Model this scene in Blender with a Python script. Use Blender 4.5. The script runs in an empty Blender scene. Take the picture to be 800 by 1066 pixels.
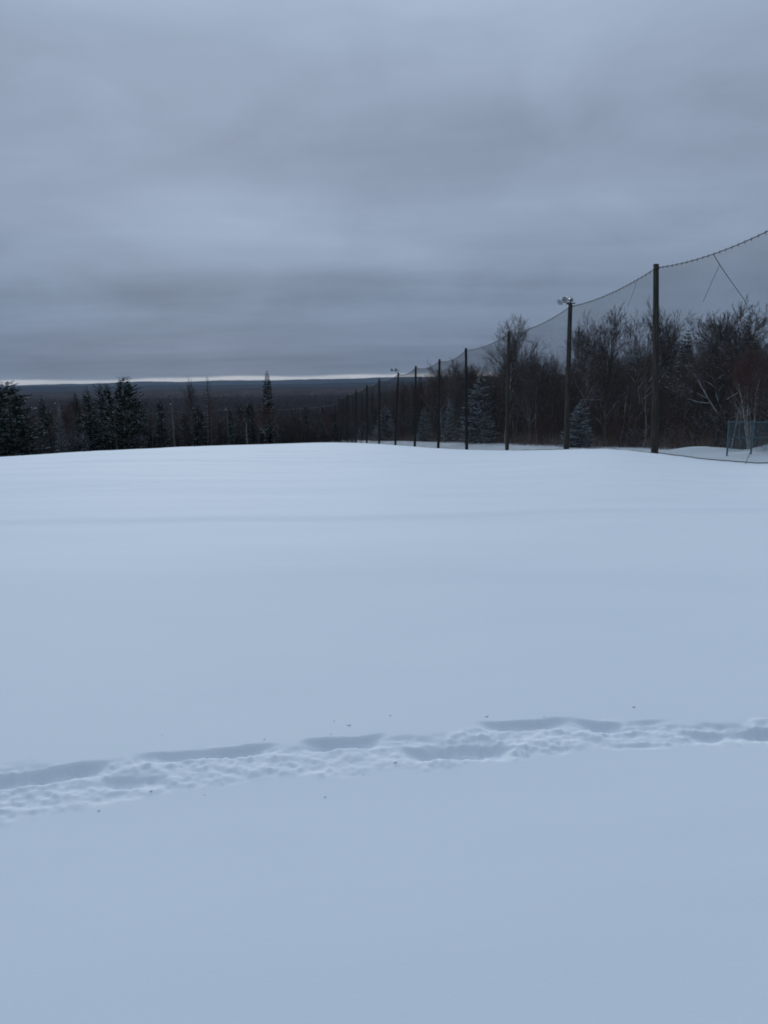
import bpy, math, random
import numpy as np
from mathutils import Vector, Matrix

random.seed(7)
RNG = np.random.default_rng(11)
scene = bpy.context.scene
COL = scene.collection
R = math.radians

# ------------------------------------------------------------------ camera
F = 800.0                         # focal length in photo pixels (800 x 1066)
PITCH, ROLL = R(9.86), R(1.0)
f_ = np.array([0, math.cos(PITCH), -math.sin(PITCH)])
u_ = np.array([0, math.sin(PITCH), math.cos(PITCH)])
r_ = np.array([1.0, 0, 0])
r2 = r_ * math.cos(ROLL) - u_ * math.sin(ROLL)
u2 = u_ * math.cos(ROLL) + r_ * math.sin(ROLL)
cam_d = bpy.data.cameras.new('camera')
cam = bpy.data.objects.new('camera', cam_d)
COL.objects.link(cam)
M = Matrix(((r2[0], u2[0], -f_[0], 0), (r2[1], u2[1], -f_[1], 0), (r2[2], u2[2], -f_[2], 0), (0, 0, 0, 1)))
cam.matrix_world = M
cam_d.sensor_fit = 'VERTICAL'
cam_d.angle = 2 * math.atan(533 / F)
cam_d.clip_start = 0.05
cam_d.clip_end = 80000
scene.camera = cam


def ray(px, py):
    return f_ * F + r2 * (px - 400) - u2 * (py - 533)


def at(px, py, Y):
    d = ray(px, py)
    return d * (Y / d[1])


def column(x, y, z=0.0):
    p = np.array([x, y, z])
    c = p @ f_
    return 400 + F * (p @ r2) / c, 533 - F * (p @ u2) / c


# ------------------------------------------------------------------ noise
def _hash(ix, iy, seed):
    h = (ix.astype(np.int64) * 374761393 + iy.astype(np.int64) * 668265263 + seed * 1442695041) & 0x7fffffff
    h = ((h ^ (h >> 13)) * 1274126177) & 0x7fffffff
    return ((h ^ (h >> 16)) & 0xffff) / 65535.0


def vnoise(x, y, seed=0):
    ix, iy = np.floor(x), np.floor(y)
    fx, fy = x - ix, y - iy
    fx = fx * fx * fx * (fx * (fx * 6 - 15) + 10)
    fy = fy * fy * fy * (fy * (fy * 6 - 15) + 10)
    a = _hash(ix, iy, seed); b = _hash(ix + 1, iy, seed)
    c = _hash(ix, iy + 1, seed); d = _hash(ix + 1, iy + 1, seed)
    return (a * (1 - fx) + b * fx) * (1 - fy) + (c * (1 - fx) + d * fx) * fy * 1.0


def fbm(x, y, seed=0, o=4):
    s, a, t = 0, .5, 0
    for i in range(o):
        s = s + a * (vnoise(x * 2 ** i + 17.3 * i, y * 2 ** i - 9.1 * i, seed + i) - .5)
        a *= .5
    return s


def sstep(a, b, x):
    t = np.clip((x - a) / (b - a), 0, 1)
    return t * t * (3 - 2 * t)


# ------------------------------------------------------------------ net pole line
# (base px x, base px y, top px x, top px y, forward distance)
POLE_PX = [(848, 489, 852, 207), (681.6, 471, 683.6, 275), (589.5, 467, 594.3, 316), (528, 469.5, 530, 345),
           (486.3, 470, 485.2, 362.5), (456.6, 466.5, 457.6, 374), (432, 463, 433, 381), (411.6, 462.5, 415, 388),
           (394.8, 461.5, 395.2, 394.5), (382, 461, 382.3, 400.5), (370.7, 460.5, 371.2, 405.5),
           (361.6, 460.5, 362, 409.5), (352.6, 460, 353.4, 413)]
POLES = []
for i, (bx, by, tx, ty) in enumerate(POLE_PX):
    Y = 49.0 + 13.75 * (i - 1)
    POLES.append((at(bx, by, Y), at(tx, ty, Y)))
L0 = POLES[1][0][:2]
LV = POLES[12][0][:2] - L0
LLEN = np.linalg.norm(LV)
LD = LV / LLEN
LN = np.array([LD[1], -LD[0]])           # to the right / behind the net
_ss = np.array([(p[0][:2] - L0) @ LD for p in POLES])
_zz = np.array([p[0][2] for p in POLES])
# smooth base height along the line
_zfit = np.polyfit(_ss[1:], _zz[1:], 1)


def zline(s):
    z = np.polyval(_zfit, s)
    return np.where(s < 0, np.polyval(_zfit, 0) - 0.015 * s, z)


C_X = np.array([-400, -200, 0, 100, 200, 300, 345, 400, 470, 530, 600, 640, 680, 730, 790, 900, 1200])
C_E = np.array([.105, .098, .0925, .0868, .0838, .0822, .0806, .0848, .0932, .0965, .0955, .0948, .1015, .1115, .1215, .121, .115])
C_D = np.array([50, 50, 55, 62, 75, 100, 115, 92, 75, 66, 56, 51, 46, 41, 36.5, 34, 34])
V_D = np.array([0, 100, 150, 300, 600, 1500, 6000, 30000])
V_Z = np.array([-14, -16, -20, -34, -47, -60, -66, -66])
EYE = 1.42
_tx = np.arange(-500, 1400.0, 5.0)
_kk = np.exp(-.5 * (np.arange(-8, 9) * 5 / 20.0) ** 2); _kk /= _kk.sum()
_sm = lambda c: np.convolve(np.pad(np.interp(_tx, C_X, c), 8, mode='edge'), _kk, mode='valid')
T_E, T_D = _sm(C_E), _sm(C_D)


def _grid(px, py):
    """near-ground point below a pixel, on the smooth ground"""
    d = ray(px, py)
    t = 1.0
    lo, hi = .2, 400
    for _ in range(60):
        m = (lo + hi) / 2
        p = d / F * m
        if p[2] < ground0(np.array([p[0]]), np.array([p[1]]))[0]:
            hi = m
        else:
            lo = m
    return (d / F * lo)[:2]


def ground0(x, y):
    d = np.hypot(x, y) + 1e-6
    az = np.arctan2(x, np.maximum(y, 1e-6))
    az = np.where(y < 0, np.sign(x) * 1.2, np.clip(az, -1.2, 1.2))
    xc = 400 + 812 * np.tan(np.clip(az, -.85, .85))
    nb_ = sstep(5, 30, d)
    e = .0885 + (np.interp(xc, _tx, T_E) - .0885) * nb_
    dc = 70 + (np.interp(xc, _tx, T_D) - 70) * nb_
    # distances are measured along the forward axis for the slope model
    dd = np.where(y > 0, np.maximum(y, d * .55), d * .55)
    q = EYE / dc ** 2
    k = e - 2 * np.sqrt(EYE * q)
    z = -EYE - np.where(y > 0, 1, -.2) * k * dd - np.where(y > 0, q * np.minimum(dd, 400) ** 2, 0)
    val = np.interp(d, V_D, V_Z)
    s = (x - L0[0]) * LD[0] + (y - L0[1]) * LD[1]
    t = (x - L0[0]) * LN[0] + (y - L0[1]) * LN[1]
    zr = zline(s) - .014 * np.clip(t, 0, 16) + .012 * np.clip(t - 16, 0, 50)
    w = sstep(-.5, 7, t) * sstep(-30, -12, s)
    z = z * (1 - w) + zr * w
    z = z - .005 * np.clip(9 - d, 0, None) ** 2 * np.where(y > 0, 1, 0) - np.where(y > 0, 0, .405)
    kk = 3.0
    z = np.maximum(z, val) + np.where(d > 60, kk * np.log1p(np.exp(-np.abs(z - val) / kk)) * sstep(60, 160, d), 0)
    return z


# snow trail: troughs as (pixel A, pixel B, half width m, depth m)
TROUGH_PX = [((-70, 822), (118, 797), .085, .15), ((95, 816), (176, 810), .06, .07), ((140, 789), (250, 781), .05, .08),
             ((205, 784), (290, 779), .07, .12), ((312, 777), (404, 769), .075, .14), ((412, 784), (535, 781), .085, .12),
             ((495, 756), (600, 750), .065, .10), ((590, 751), (655, 757), .07, .12), ((648, 752), (700, 751), .035, .04),
             ((708, 764), (775, 764), .065, .09), ((760, 764), (900, 757), .075, .11), ((640, 775), (700, 774), .03, .03),
             ((20, 838), (60, 836), .04, .04), ((345, 806), (375, 805), .04, .04)]
BAND_PX = [(-120, 838), (0, 824), (130, 808), (250, 797), (400, 784), (530, 772), (640, 763), (720, 763), (800, 762), (950, 755)]
BAND_W = [.2, .2, .18, .16, .165, .18, .155, .12, .14, .14]
TR = [(_grid(*a), _grid(*b), w * .70, dp * .33) for a, b, w, dp in TROUGH_PX]
BAND = np.array([_grid(*p) for p in BAND_PX])
RID = [(_grid(0, 546), _grid(800, 532), .035, .30), (_grid(0, 506), _grid(800, 523), .03, .9), (_grid(0, 486), _grid(800, 497), .06, 1.6),
       (_grid(0, 604), _grid(800, 590), .012, .5)]


def trail(x, y):
    dz = np.zeros_like(x)
    # distance to the trail's centre line
    best = np.full_like(x, 9.0)
    wid = np.full_like(x, .2)
    for i in range(len(BAND) - 1):
        a, b = BAND[i], BAND[i + 1]
        v = b - a
        L = v @ v
        t = np.clip(((x - a[0]) * v[0] + (y - a[1]) * v[1]) / L, 0, 1)
        d = np.hypot(x - a[0] - t * v[0], y - a[1] - t * v[1])
        m = d < best
        best = np.where(m, d, best)
        wid = np.where(m, BAND_W[i] * (1 - t) + BAND_W[i + 1] * t, wid)
    edge = wid * (1 + 1.1 * fbm(x * 4, y * 4, 5))
    inb = 1 - sstep(.72, 1.12, best / edge)
    lumps = fbm(x * 6, y * 7, 21, 5)
    fine = fbm(x * 30, y * 30, 33, 3)
    rid = np.abs(fbm(x * 7, y * 13, 41, 3))
    dz += inb * (-.006 + .030 * lumps + .012 * fine + .010 * rid)
    clod = np.clip(vnoise(x * 19, y * 24, 101) - .52, 0, 1) * .012 + np.clip(vnoise(x * 37, y * 44, 102) - .55, 0, 1) * .012
    dz += inb * clod * (.4 + 1.2 * vnoise(x * 3, y * 3, 103))
    wx = x + .05 * fbm(x * 6, y * 6, 51, 3)
    wy = y + .06 * fbm(x * 5, y * 7, 61, 3)
    for a, b, w, dp in TR:
        v = b - a
        L = np.linalg.norm(v)
        v = v / L
        n = np.array([-v[1], v[0]])          # far side
        s = (wx - a[0]) * v[0] + (wy - a[1]) * v[1]
        c = (wx - a[0]) * n[0] + (wy - a[1]) * n[1]
        k = c / w
        endp = sstep(-.02, .16, s) * (1 - sstep(L - .16, L + .02, s))
        prof = (1 - sstep(.5, 1.15, k)) * sstep(-1.5, -.1, k)
        dz = dz - dp * endp * prof * (1 + .5 * fbm(x * 14, y * 14, 71, 3))
    return dz


def ground(x, y):
    z = ground0(x, y)
    d = np.hypot(x, y)
    amp = .010 + .055 * sstep(7, 40, d)
    z = z + np.where(d < 140, amp * fbm(x / 5, y / 1.7, 3, 4) * 2 * sstep(140, 60, d), 0)
    z = z + np.where(d < 140, .12 * sstep(12, 45, d) * fbm(x / 16, y / 9, 13, 2), 0)
    for a, b, h, w in RID:
        v = (b - a) / np.linalg.norm(b - a)
        n = np.array([-v[1], v[0]])
        c = (x - a[0]) * n[0] + (y - a[1]) * n[1] + .5 * w * 4 * fbm(x / 3, y / 3, 91, 2)
        st = sstep(-w, w, c) * np.exp(-np.clip(c, 0, None) / (w * 9))
        z = z + np.where(y > 3, h * st * (.75 + 1.0 * fbm(x / 7, y / 7, 95, 2)), 0)
    # ploughed heap behind the fence
    hp = at(812, 462, 53.0)
    z = z + .6 * np.exp(-(((x - hp[0]) / 2.0) ** 2 + ((y - hp[1]) / 1.5) ** 2) ** 1.3)
    hp = at(728, 466, 56.0)
    z = z + .45 * np.exp(-(((x - hp[0]) / 3.0) ** 2 + ((y - hp[1]) / 1.5) ** 2))
    near = (d < 9) & (y > .5)
    if np.any(near):
        dz = np.zeros_like(z)
        dz[near] = trail(x[near], y[near])
        z = z + dz
    return z


def gz(x, y):
    return float(ground(np.array([float(x)]), np.array([float(y)]))[0])


# ------------------------------------------------------------------ mesh helpers
def make_mesh(name, verts, faces, mat, smooth=False):
    """verts (N,3); faces (M,k) array with constant k"""
    me = bpy.data.meshes.new(name)
    verts = np.asarray(verts, dtype=np.float32)
    faces = np.asarray(faces, dtype=np.int32)
    n, k = faces.shape
    me.vertices.add(len(verts))
    me.vertices.foreach_set('co', verts.ravel())
    me.loops.add(n * k)
    me.loops.foreach_set('vertex_index', faces.ravel())
    me.polygons.add(n)
    me.polygons.foreach_set('loop_start', np.arange(0, n * k, k, dtype=np.int32))
    me.polygons.foreach_set('loop_total', np.full(n, k, dtype=np.int32))
    if smooth:
        me.polygons.foreach_set('use_smooth', np.ones(n, dtype=bool))
    me.update(calc_edges=True)
    if mat:
        me.materials.append(mat)
    return me


def link(name, me, parent=None):
    o = bpy.data.objects.new(name, me)
    COL.objects.link(o)
    if parent:
        o.parent = parent
    return o


def tag(o, label=None, cat=None, group=None, kind=None):
    if label: o['label'] = label
    if cat: o['category'] = cat
    if group: o['group'] = group
    if kind: o['kind'] = kind
    return o


def empty(name, loc, label, cat, group=None):
    o = bpy.data.objects.new(name, None)
    o.empty_display_size = .3
    COL.objects.link(o)
    o.location = [float(v) for v in loc]
    return tag(o, label, cat, group)


def tubes(P0, P1, R0, R1, k=4):
    P0, P1 = np.asarray(P0, float), np.asarray(P1, float)
    R0, R1 = np.asarray(R0, float), np.asarray(R1, float)
    n = len(P0)
    d = P1 - P0
    d = d / (np.linalg.norm(d, axis=1, keepdims=True) + 1e-9)
    ref = np.where(np.abs(d[:, 2:3]) > .9, np.array([[1.0, 0, 0]]), np.array([[0, 0, 1.0]]))
    a = np.cross(d, ref)
    a /= np.linalg.norm(a, axis=1, keepdims=True) + 1e-9
    b = np.cross(d, a)
    V = np.empty((n, 2 * k, 3))
    for j in range(k):
        th = 2 * math.pi * j / k + .3
        o = a * math.cos(th) + b * math.sin(th)
        V[:, j] = P0 + o * R0[:, None]
        V[:, k + j] = P1 + o * R1[:, None]
    base = (np.arange(n) * 2 * k)[:, None]
    Fs = []
    for j in range(k):
        j2 = (j + 1) % k
        Fs.append(np.concatenate([base + j, base + k + j, base + k + j2, base + j2], axis=1))
    return V.reshape(-1, 3), np.concatenate(Fs)


def tube_mesh(name, segs, k, mat, smooth=True):
    s = np.array([tuple(a) + tuple(b) + (r0, r1) for a, b, r0, r1 in segs])
    v, f = tubes(s[:, :3], s[:, 3:6], s[:, 6], s[:, 7], k)
    return make_mesh(name, v, f, mat, smooth)


def lathe(profile, k=16, axis_pts=None):
    """profile [(r, z)], closed with caps (quads: cap as degenerate ring)"""
    V, Fc = [], []
    for r, z in profile:
        for j in range(k):
            th = 2 * math.pi * j / k
            V.append((r * math.cos(th), r * math.sin(th), z))
    for i in range(len(profile) - 1):
        for j in range(k):
            j2 = (j + 1) % k
            Fc.append((i * k + j, i * k + j2, (i + 1) * k + j2, (i + 1) * k + j))
    return np.array(V), np.array(Fc)


def box(cx, cy, cz, sx, sy, sz):
    v = np.array([(x, y, z) for x in (-1, 1) for y in (-1, 1) for z in (-1, 1)], float) * np.array([sx, sy, sz]) / 2 + np.array([cx, cy, cz])
    f = np.array([(0, 1, 3, 2), (4, 6, 7, 5), (0, 4, 5, 1), (2, 3, 7, 6), (0, 2, 6, 4), (1, 5, 7, 3)])
    return v, f


def merge(parts):
    V, Fc, o = [], [], 0
    for v, f in parts:
        V.append(np.asarray(v)); Fc.append(np.asarray(f) + o); o += len(v)
    return np.concatenate(V), np.concatenate(Fc)


# ------------------------------------------------------------------ materials
def new_mat(name):
    m = bpy.data.materials.new(name)
    m.use_nodes = True
    nt = m.node_tree
    b = nt.nodes['Principled BSDF']
    return m, nt, b


def noise_mix(nt, c1, c2, scale, detail=4, lo=.4, hi=.6, coord='Object', vscale=(1, 1, 1)):
    tc = nt.nodes.new('ShaderNodeTexCoord')
    mp = nt.nodes.new('ShaderNodeMapping')
    mp.inputs['Scale'].default_value = vscale
    nz = nt.nodes.new('ShaderNodeTexNoise')
    nz.inputs['Scale'].default_value = scale
    nz.inputs['Detail'].default_value = detail
    nt.links.new(tc.outputs[coord], mp.inputs['Vector'])
    nt.links.new(mp.outputs['Vector'], nz.inputs['Vector'])
    mr = nt.nodes.new('ShaderNodeMapRange')
    mr.inputs['From Min'].default_value = lo
    mr.inputs['From Max'].default_value = hi
    nt.links.new(nz.outputs['Fac'], mr.inputs['Value'])
    mx = nt.nodes.new('ShaderNodeMix')
    mx.data_type = 'RGBA'
    mx.inputs['A'].default_value = (*c1, 1)
    mx.inputs['B'].default_value = (*c2, 1)
    nt.links.new(mr.outputs['Result'], mx.inputs['Factor'])
    return mx.outputs['Result'], nz.outputs['Fac']


SNOW_C = (.80, .87, .95)


def rough_mat(name, c1, c2, scale=3, snow=0.0, snow_lo=.45, snow_hi=.8, vscale=(1, 1, 1), rough=.9, snow_scale=2.5):
    """natural surface with two mottled tones; snow lies where the surface looks up"""
    m, nt, b = new_mat(name)
    col, _ = noise_mix(nt, c1, c2, scale, vscale=vscale)
    b.inputs['Roughness'].default_value = rough
    b.inputs['Specular IOR Level'].default_value = .0
    if snow > 0:
        g = nt.nodes.new('ShaderNodeNewGeometry')
        sp = nt.nodes.new('ShaderNodeSeparateXYZ')
        nt.links.new(g.outputs['Normal'], sp.inputs[0])
        mr = nt.nodes.new('ShaderNodeMapRange')
        mr.inputs['From Min'].default_value = snow_lo
        mr.inputs['From Max'].default_value = snow_hi
        nt.links.new(sp.outputs['Z'], mr.inputs['Value'])
        _, nf = noise_mix(nt, (0, 0, 0), (1, 1, 1), snow_scale)
        mr2 = nt.nodes.new('ShaderNodeMapRange')
        mr2.inputs['From Min'].default_value = .62 - .35 * snow
        mr2.inputs['From Max'].default_value = .70 - .35 * snow
        nt.links.new(nf, mr2.inputs['Value'])
        mul = nt.nodes.new('ShaderNodeMath')
        mul.operation = 'MULTIPLY'
        nt.links.new(mr.outputs['Result'], mul.inputs[0])
        nt.links.new(mr2.outputs['Result'], mul.inputs[1])
        mx = nt.nodes.new('ShaderNodeMix')
        mx.data_type = 'RGBA'
        nt.links.new(mul.outputs[0], mx.inputs['Factor'])
        nt.links.new(col, mx.inputs['A'])
        mx.inputs['B'].default_value = (*SNOW_C, 1)
        col = mx.outputs['Result']
    nt.links.new(col, b.inputs['Base Color'])
    return m


def snow_mat(name, ground_cover=False):
    m, nt, b = new_mat(name)
    col, _ = noise_mix(nt, (.705, .772, .835), (.73, .795, .855), .35, detail=5, lo=.3, hi=.7, vscale=(1, 2.2, 1))
    b.inputs['Roughness'].default_value = .8
    b.inputs['Specular IOR Level'].default_value = .0
    b.inputs['Sheen Weight'].default_value = .0
    b.inputs['Sheen Roughness'].default_value = .5
    b.inputs['Sheen Tint'].default_value = (.9, .95, 1, 1)
    tc = nt.nodes.new('ShaderNodeTexCoord')
    nz = nt.nodes.new('ShaderNodeTexNoise')
    nz.inputs['Scale'].default_value = 55
    nz.inputs['Detail'].default_value = 5
    nt.links.new(tc.outputs['Object'], nz.inputs['Vector'])
    bp = nt.nodes.new('ShaderNodeBump')
    bp.inputs['Strength'].default_value = .07
    bp.inputs['Distance'].default_value = .006
    nt.links.new(nz.outputs['Fac'], bp.inputs['Height'])
    nt.links.new(bp.outputs['Normal'], b.inputs['Normal'])
    if ground_cover:
        at_ = nt.nodes.new('ShaderNodeAttribute')
        at_.attribute_name = 'cover'
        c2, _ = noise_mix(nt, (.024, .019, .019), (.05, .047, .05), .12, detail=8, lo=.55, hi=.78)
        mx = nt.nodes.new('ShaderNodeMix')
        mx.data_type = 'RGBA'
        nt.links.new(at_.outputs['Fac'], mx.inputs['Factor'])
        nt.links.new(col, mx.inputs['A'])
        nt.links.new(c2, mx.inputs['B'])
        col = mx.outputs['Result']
        inv = nt.nodes.new('ShaderNodeMath'); inv.operation = 'MULTIPLY_ADD'
        inv.inputs[1].default_value = -.03; inv.inputs[2].default_value = .03
        nt.links.new(at_.outputs['Fac'], inv.inputs[0])
        nt.links.new(inv.outputs[0], b.inputs['Specular IOR Level'])
    nt.links.new(col, b.inputs['Base Color'])
    return m


MAT = {}
MAT['ground'] = snow_mat('snow_and_woodland_floor', True)
MAT['snow'] = snow_mat('settled_snow')
MAT['pole'] = rough_mat('weathered_pole', (.048, .042, .036), (.080, .072, .062), 2.0, vscale=(6, 6, .5))
MAT['dark_pole'] = rough_mat('dark_treated_pole', (.022, .024, .026), (.045, .045, .042), 2.0, vscale=(6, 6, .5))
MAT['grey_pole'] = rough_mat('grey_timber', (.10, .095, .09), (.16, .15, .14), 2.0, vscale=(6, 6, .5))
MAT['bark'] = rough_mat('grey_bark', (.048, .043, .040), (.11, .10, .093), 4, snow=.6, vscale=(3, 3, .6))
MAT['twig'] = rough_mat('fine_twigs', (.056, .047, .044), (.105, .09, .084), 1.5, snow=.3, snow_lo=.45, snow_hi=.85)
MAT['red_twig'] = rough_mat('reddish_twigs', (.075, .038, .035), (.13, .072, .062), 1.5, snow=.10, snow_lo=.45, snow_hi=.8)
MAT['limb'] = rough_mat('snow_lined_limbs', (.034, .029, .027), (.07, .062, .056), 3, snow=.95, snow_lo=.15, snow_hi=.55)
MAT['snowy_twig'] = rough_mat('snow_lined_twigs', (.024, .018, .017), (.045, .034, .031), 1.5, snow=.5, snow_lo=.4, snow_hi=.8)
MAT['pale_bark'] = rough_mat('pale_poplar_bark', (.30, .28, .255), (.12, .108, .10), 2.5, vscale=(3, 3, .7))
MAT['birch'] = rough_mat('birch_bark', (.50, .48, .455), (.18, .165, .15), 2.2, vscale=(2, 2, 1.2))
MAT['needles'] = rough_mat('dark_needles', (.017, .031, .022), (.038, .060, .037), 1.2)
MAT['needles_frost'] = rough_mat('frosted_needles', (.035, .047, .043), (.10, .125, .125), 1.6)
MAT['needles_larch'] = rough_mat('bare_larch_sprays', (.035, .031, .026), (.055, .048, .040), 1.2)
MAT['brush'] = rough_mat('dry_brush', (.12, .068, .052), (.22, .15, .115), .5, snow=.3, snow_lo=.2, snow_hi=.7)
MAT['thicket'] = rough_mat('thicket_stems', (.044, .029, .027), (.11, .070, .063), .4, snow=.08, snow_lo=.4, snow_hi=.8)
MAT['cool_thicket'] = rough_mat('grey_thicket_stems', (.032, .029, .029), (.075, .068, .067), .4, snow=.12, snow_lo=.4, snow_hi=.8)
MAT['far_bare'] = rough_mat('far_bare_trees', (.048, .038, .037), (.085, .067, .063), .02)
MAT['far_conifer'] = rough_mat('far_conifers', (.016, .022, .02), (.03, .038, .034), .02)
MAT['brown_hill'] = rough_mat('brown_wooded_rise', (.038, .031, .032), (.066, .054, .053), .012, vscale=(1, .3, 2))
MAT['hill'] = rough_mat('wooded_hills', (.014, .019, .026), (.026, .030, .036), .0012)


def plain(name, c, rough=.5, metal=0.0, c2=None):
    m, nt, b = new_mat(name)
    col, _ = noise_mix(nt, c, c2 or tuple(v * .75 for v in c), 9)
    nt.links.new(col, b.inputs['Base Color'])
    b.inputs['Roughness'].default_value = rough
    b.inputs['Metallic'].default_value = metal
    return m


MAT['twine'] = plain('black_twine', (.016, .017, .019), .8)
MAT['cable'] = plain('steel_cable', (.035, .035, .038), .6)
MAT['lamp_white'] = plain('white_enamel', (.80, .81, .82), .35, c2=(.68, .70, .72))
MAT['lamp_dark'] = plain('dark_bracket', (.03, .032, .036), .5)
MAT['lens'] = plain('lamp_glass', (.30, .33, .36), .15)
MAT['fence'] = plain('green_coated_steel', (.070, .150, .185), .45, c2=(.052, .115, .142))
MAT['wire'] = plain('line_wire', (.16, .165, .175), .6)

# ------------------------------------------------------------------ ground sheet
az_f = np.arange(-40, 40.001, .125)
az_o = np.concatenate([np.arange(-180, -40, 3.5), az_f, np.arange(43.5, 180, 3.5)])
az = np.radians(az_o)
rr = [np.arange(.25, 1.3, .07), np.arange(1.3, 2.3, .03), np.arange(2.3, 4.9, .0125),
      np.geomspace(4.9, 20, 120, endpoint=False), np.geomspace(20, 260, 190, endpoint=False), np.geomspace(260, 21000, 70)]
rr = np.concatenate(rr)
rr = rr[np.concatenate([[True], np.diff(rr) > .004])]
A, Rr = np.meshgrid(az, rr)
gx, gy = (Rr * np.sin(A)), (Rr * np.cos(A))
g_z = ground(gx.ravel(), gy.ravel())
na, nr = len(az), len(rr)
V = np.stack([gx.ravel(), gy.ravel(), g_z], 1)
V = np.concatenate([V, [[0, 0, -EYE - .405]]])
idx = np.arange(na * nr).reshape(nr, na)
j2 = np.roll(idx, -1, axis=1)
Fq = np.stack([idx[:-1], j2[:-1], j2[1:], idx[1:]], -1).reshape(-1, 4)[:, ::-1]
ce = na * nr
me = bpy.data.meshes.new('ground')
nq = len(Fq)
tri = np.stack([np.full(na, ce), j2[0], idx[0]], 1)
me.vertices.add(len(V)); me.vertices.foreach_set('co', V.astype(np.float32).ravel())
lv = np.concatenate([Fq.ravel(), tri.ravel()]).astype(np.int32)
me.loops.add(len(lv)); me.loops.foreach_set('vertex_index', lv)
me.polygons.add(nq + na)
ls = np.concatenate([np.arange(nq) * 4, nq * 4 + np.arange(na) * 3]).astype(np.int32)
lt = np.concatenate([np.full(nq, 4), np.full(na, 3)]).astype(np.int32)
me.polygons.foreach_set('loop_start', ls); me.polygons.foreach_set('loop_total', lt)
me.polygons.foreach_set('use_smooth', np.ones(nq + na, dtype=bool))
me.update(calc_edges=True)
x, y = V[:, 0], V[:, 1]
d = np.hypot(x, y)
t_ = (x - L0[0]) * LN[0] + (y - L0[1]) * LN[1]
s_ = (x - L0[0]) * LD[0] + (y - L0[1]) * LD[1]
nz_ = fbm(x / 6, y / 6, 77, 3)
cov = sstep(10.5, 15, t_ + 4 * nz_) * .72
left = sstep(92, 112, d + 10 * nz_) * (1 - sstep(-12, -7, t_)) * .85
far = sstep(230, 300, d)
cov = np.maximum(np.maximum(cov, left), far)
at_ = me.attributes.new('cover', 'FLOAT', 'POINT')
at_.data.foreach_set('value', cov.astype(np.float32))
me.materials.append(MAT['ground'])
tag(link('ground', me), kind='structure')

# crumbs thrown out beside the trail
ico = None
cv, cf = [], []
for k in range(26):
    i = random.random() * (len(BAND) - 1)
    a = BAND[int(i)]; b = BAND[int(i) + 1]
    p = a + (b - a) * (i % 1)
    side = random.choice((1, 1, -1))
    off = side * abs(random.gauss(.0, .17)) + side * .08
    if random.random() < .15: off = side * random.uniform(.2, .35)
    px, py = p[0] + random.gauss(0, .05), p[1] + off
    if py < 1.2 or abs(px) > 3.4: continue
    s = random.choice((.003, .004, .005, .006, .008)) * random.uniform(.8, 1.3)
    cv.append((px, py, s))
vo = np.array([(1, 0, 0), (0, 1, 0), (-1, 0, 0), (0, -1, 0), (.7, .7, .6), (-.7, .7, .6), (-.7, -.7, .6), (.7, -.7, .6), (0, 0, 1), (0, 0, -.8)], float)
fo = np.array([(0, 4, 7), (0, 1, 4), (1, 5, 4), (1, 2, 5), (2, 6, 5), (2, 3, 6), (3, 7, 6), (3, 0, 7), (4, 5, 8), (5, 6, 8), (6, 7, 8), (7, 4, 8),
               (0, 9, 1), (1, 9, 2), (2, 9, 3), (3, 9, 0)])
parts = []
zs = ground(np.array([c[0] for c in cv]), np.array([c[1] for c in cv]))
for (px, py, s), z in zip(cv, zs):
    v = vo * s * np.array([random.uniform(.8, 1.5), random.uniform(.8, 1.3), random.uniform(.6, 1)]) * RNG.uniform(.75, 1.2, (10, 1))
    th = random.random() * 6.28
    v = np.stack([v[:, 0] * math.cos(th) - v[:, 1] * math.sin(th), v[:, 0] * math.sin(th) + v[:, 1] * math.cos(th), v[:, 2]], 1)
    parts.append((v * np.array([1, 1, .7]) + np.array([px, py, z + s * .02]), fo))
v, f = merge(parts)
tag(link('snow_crumbs', make_mesh('snow_crumbs', v, f, MAT['snow'], True)), 'loose crumbs of snow thrown out beside the trodden trail', 'snow', kind='stuff')

# ------------------------------------------------------------------ hills on the horizon
def ridge(name, Y, zbase, prof, depth, seed, mat='hill', jag=.0006):
    xs = np.linspace(-1.3 * Y, 1.3 * Y, 900)
    rows = [(-.5, 0), (-.38, .3), (-.22, .72), (-.08, .96), (0, 1), (.12, .9), (.5, .1)]
    Vv = []
    hh = np.interp(xs / Y, prof[0], prof[1])
    for o, k in rows:
        n = fbm(xs / (Y * .05), np.full_like(xs, o * 3), seed, 5)
        n2 = fbm(xs / (Y * .004), np.full_like(xs, o * 9), seed + 9, 2)
        Vv.append(np.stack([xs, np.full_like(xs, Y + o * depth) + n * depth * .2, zbase + k * (hh - zbase + n * .0035 * Y + n2 * jag * Y)], 1))
    Vv = np.concatenate(Vv)
    n = len(xs)
    Fc = [(i * n + j, i * n + j + 1, (i + 1) * n + j + 1, (i + 1) * n + j) for i in range(len(rows) - 1) for j in range(n - 1)]
    return tag(link(name, make_mesh(name, Vv, np.array(Fc), MAT[mat], True)), kind='structure')


ridge('hills', 3900, -64, ([-1.3, -.5, -.3, -.1, .1, .3, 1.3], [-46, -46, -48, -47, -44, -38, -30]), 1700, 45, 'brown_hill', .0011)
ridge('hills', 9000, -70, ([-1.3, -.5, -.3, -.1, .1, .3, 1.3], [-30, -22, -34, -40, -32, -10, 0]), 2600, 5)
ridge('hills', 14000, -70, ([-1.3, -.6, -.42, -.3, -.1, .05, .2, 1.3], [-35, -30, -5, 12, 4, 10, 20, 20]), 3500, 25)

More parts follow.
